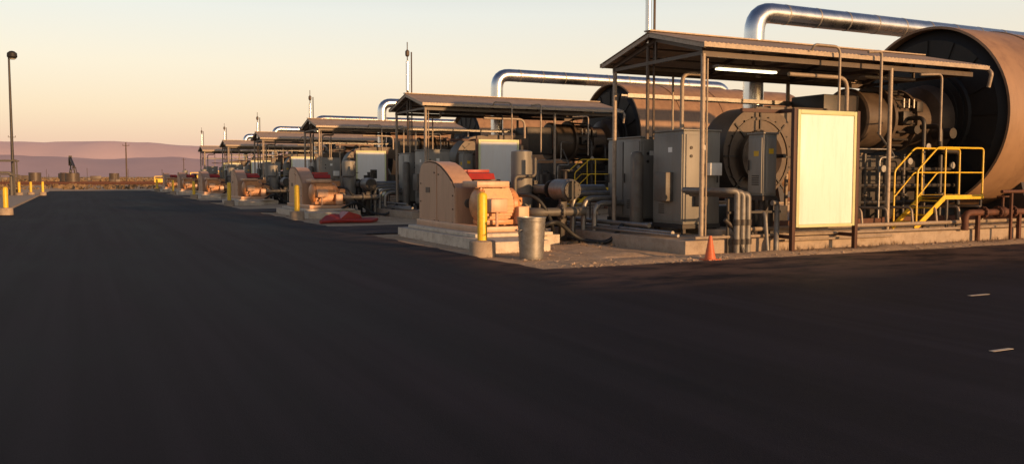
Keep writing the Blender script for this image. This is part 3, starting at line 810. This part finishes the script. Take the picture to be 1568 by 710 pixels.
# gravel & stones
V=[];F=[]
for i in range(2200):
    k=random.choice([0,0,0,0,1,2])
    if random.random()<0.6: x,y=random.uniform(7.6,26),random.triangular(13.5,15.1,13.8)
    else: x,y=random.uniform(7.5,11.6),random.uniform(13.8,24)
    y+=k*PITCH; r=random.uniform(0.006,0.02) if random.random()<0.95 else random.uniform(0.03,0.05)
    zz=0.03 if y-k*PITCH<13.75 else 0.02
    sx_,sy_=r*random.uniform(0.8,1.6),r*random.uniform(0.8,1.6); a_=random.uniform(0,3.14); c,s=math.cos(a_),math.sin(a_); n=len(V)
    V+=[(x+sx_*c,y+sx_*s,zz+r*.2),(x-sy_*s,y+sy_*c,zz+r*.25),(x-sx_*c,y-sx_*s,zz+r*.15),(x+sy_*s,y-sy_*c,zz+r*.2),(x+r*.1,y,zz+r*0.9),(x,y,zz-r*.3)]
    for p,q in ((0,1),(1,2),(2,3),(3,0)): F+=[(n+p,n+q,n+4),(n+q,n+p,n+5)]
rawmesh('gravel',M['stone'],V,F)
V=[];F=[]
for i in range(420):
    k=random.choice([0,0,1,2]); 
    x,y=(random.uniform(14,27),random.uniform(14.3,15.1)) if random.random()<0.6 else (random.uniform(10.6,11.7),random.uniform(17,24))
    y+=k*PITCH
    for j in range(14):
        a_=random.uniform(0,6.28); h=random.uniform(0.05,0.15); d=random.uniform(0.02,0.1); n=len(V)
        dx,dy=math.cos(a_),math.sin(a_)
        V+=[(x-dy*.004,y+dx*.004,0),(x+dy*.004,y-dx*.004,0),(x+dx*d,y+dy*d,h)]; F.append((n,n+1,n+2))
rawmesh('dry_weeds',M['scrub'],V,F)
V=[];F=[]
for i in range(3000):
    t=random.random(); y=125+(t**1.3)*600; x=random.uniform(-0.75*y,0.75*y) if random.random()<0.6 else random.uniform(-60,60)
    h=random.uniform(0.12,0.40)*(1+y/350)
    for j in range(7):
        a_=random.uniform(0,math.pi*2); c=Vector((x+random.uniform(-h,h)*1.5,y+random.uniform(-h,h),0))
        d=Vector((math.cos(a_),math.sin(a_),0))*h*random.uniform(0.3,0.8)
        tip=c+Vector((random.uniform(-.3,.3),random.uniform(-.3,.3),h*random.uniform(0.6,1.2)))
        n=len(V); V+=[tuple(c-d),tuple(c+d),tuple(tip+d*0.5),tuple(tip-d*0.4)]; F.append((n,n+1,n+2,n+3))
rawmesh('desert_scrub',M['scrub'],V,F)
def hill(name,mm,R,base,amp,seed,tilt):
    def f(bm):
        n=260; prev=None
        for i in range(n+1):
            az=math.radians(-80+160*i/n)
            s=noise.fractal(Vector((i*0.045,seed,0)),1.0,2.0,6)
            s2=noise.fractal(Vector((i*0.2,seed+7,0)),1.0,2.0,4)
            fall=1.0-tilt*max(-0.4,min(1.2,(math.degrees(az))/25))
            h=max(4,(base+amp*s+amp*0.18*s2)*fall)
            d=Vector((math.sin(az),math.cos(az),0))
            ring=[]
            for j,(q,hh) in enumerate([(0,0),(0.05,0.25),(0.10,0.6),(0.15,0.88),(0.2,1.0)]):
                w=noise.noise(Vector((i*0.3,j*1.3,seed)))*0.14
                p=d*(R*(1+q)); ring.append(bm.verts.new((p.x,p.y,h*(1+q)*max(0,hh+(w if 0<j<4 else 0))-(2 if j==0 else 0))))
            if prev:
                for k in range(4): bm.faces.new((prev[k],ring[k],ring[k+1],prev[k+1]))
            prev=ring
        bmesh.ops.recalc_face_normals(bm,faces=bm.faces[:])
    single(name,mm,f,True)
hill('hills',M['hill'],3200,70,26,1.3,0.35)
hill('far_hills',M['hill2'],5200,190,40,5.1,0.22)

# ================================================================ light
sun_az=Vector((0.30,-0.954,0)).normalized(); el=math.radians(8)
S=Vector((sun_az.x*math.cos(el),sun_az.y*math.cos(el),math.sin(el)))
sl=bpy.data.lights.new('sun','SUN'); sl.energy=5.0; sl.angle=math.radians(0.6); sl.color=(1.0,0.56,0.25)
so=bpy.data.objects.new('sun',sl); scene.collection.objects.link(so); so.rotation_euler=S.to_track_quat('Z','Y').to_euler(); so.location=(0,-20,30)
w=bpy.data.worlds.new('World'); scene.world=w; w.use_nodes=True
nt=w.node_tree; N=nt.nodes; L=nt.links; N.clear()
out=N.new('ShaderNodeOutputWorld')
sky=N.new('ShaderNodeTexSky'); sky.sky_type='NISHITA'; sky.sun_disc=False; sky.sun_elevation=el
sky.sun_rotation=math.atan2(S.x,S.y); sky.dust_density=2.0
bg1=N.new('ShaderNodeBackground'); bg1.inputs['Strength'].default_value=0.05; L.new(sky.outputs[0],bg1.inputs['Color'])
tc=N.new('ShaderNodeTexCoord'); sx=N.new('ShaderNodeSeparateXYZ'); L.new(tc.outputs['Generated'],sx.inputs[0])
cr=N.new('ShaderNodeValToRGB'); L.new(sx.outputs['Z'],cr.inputs['Fac'])
def lin(c): return tuple(((v/255)/12.92 if v<11 else ((v/255+0.055)/1.055)**2.4) for v in c)+(1,)
els=[(0.0,(230,178,166)),(0.03,(241,200,178)),(0.07,(250,220,188)),(0.12,(252,233,206)),(0.18,(240,235,222)),(0.24,(210,213,214)),(0.34,(136,146,164)),(0.7,(58,70,102)),(1.0,(46,56,88))]
E=cr.color_ramp.elements
E[0].position=els[0][0]; E[0].color=lin(els[0][1]); E[1].position=els[-1][0]; E[1].color=lin(els[-1][1])
for p,c in els[1:-1]:
    q=E.new(p); q.color=lin(c)
bg2=N.new('ShaderNodeBackground'); bg2.inputs['Strength'].default_value=0.85; L.new(cr.outputs[0],bg2.inputs['Color'])
ad=N.new('ShaderNodeAddShader'); L.new(bg1.outputs[0],ad.inputs[0]); L.new(bg2.outputs[0],ad.inputs[1]); L.new(ad.outputs[0],out.inputs['Surface'])

# ================================================================ camera
cd=bpy.data.cameras.new('camera'); cd.sensor_width=36; cd.lens=36*1330/1568; cd.clip_end=20000; cd.clip_start=0.05
co=bpy.data.objects.new('camera',cd); scene.collection.objects.link(co); co.location=(0,0,1.7)
co.rotation_euler=(math.radians(90-3.66),0,math.radians(-26.36)); scene.camera=co
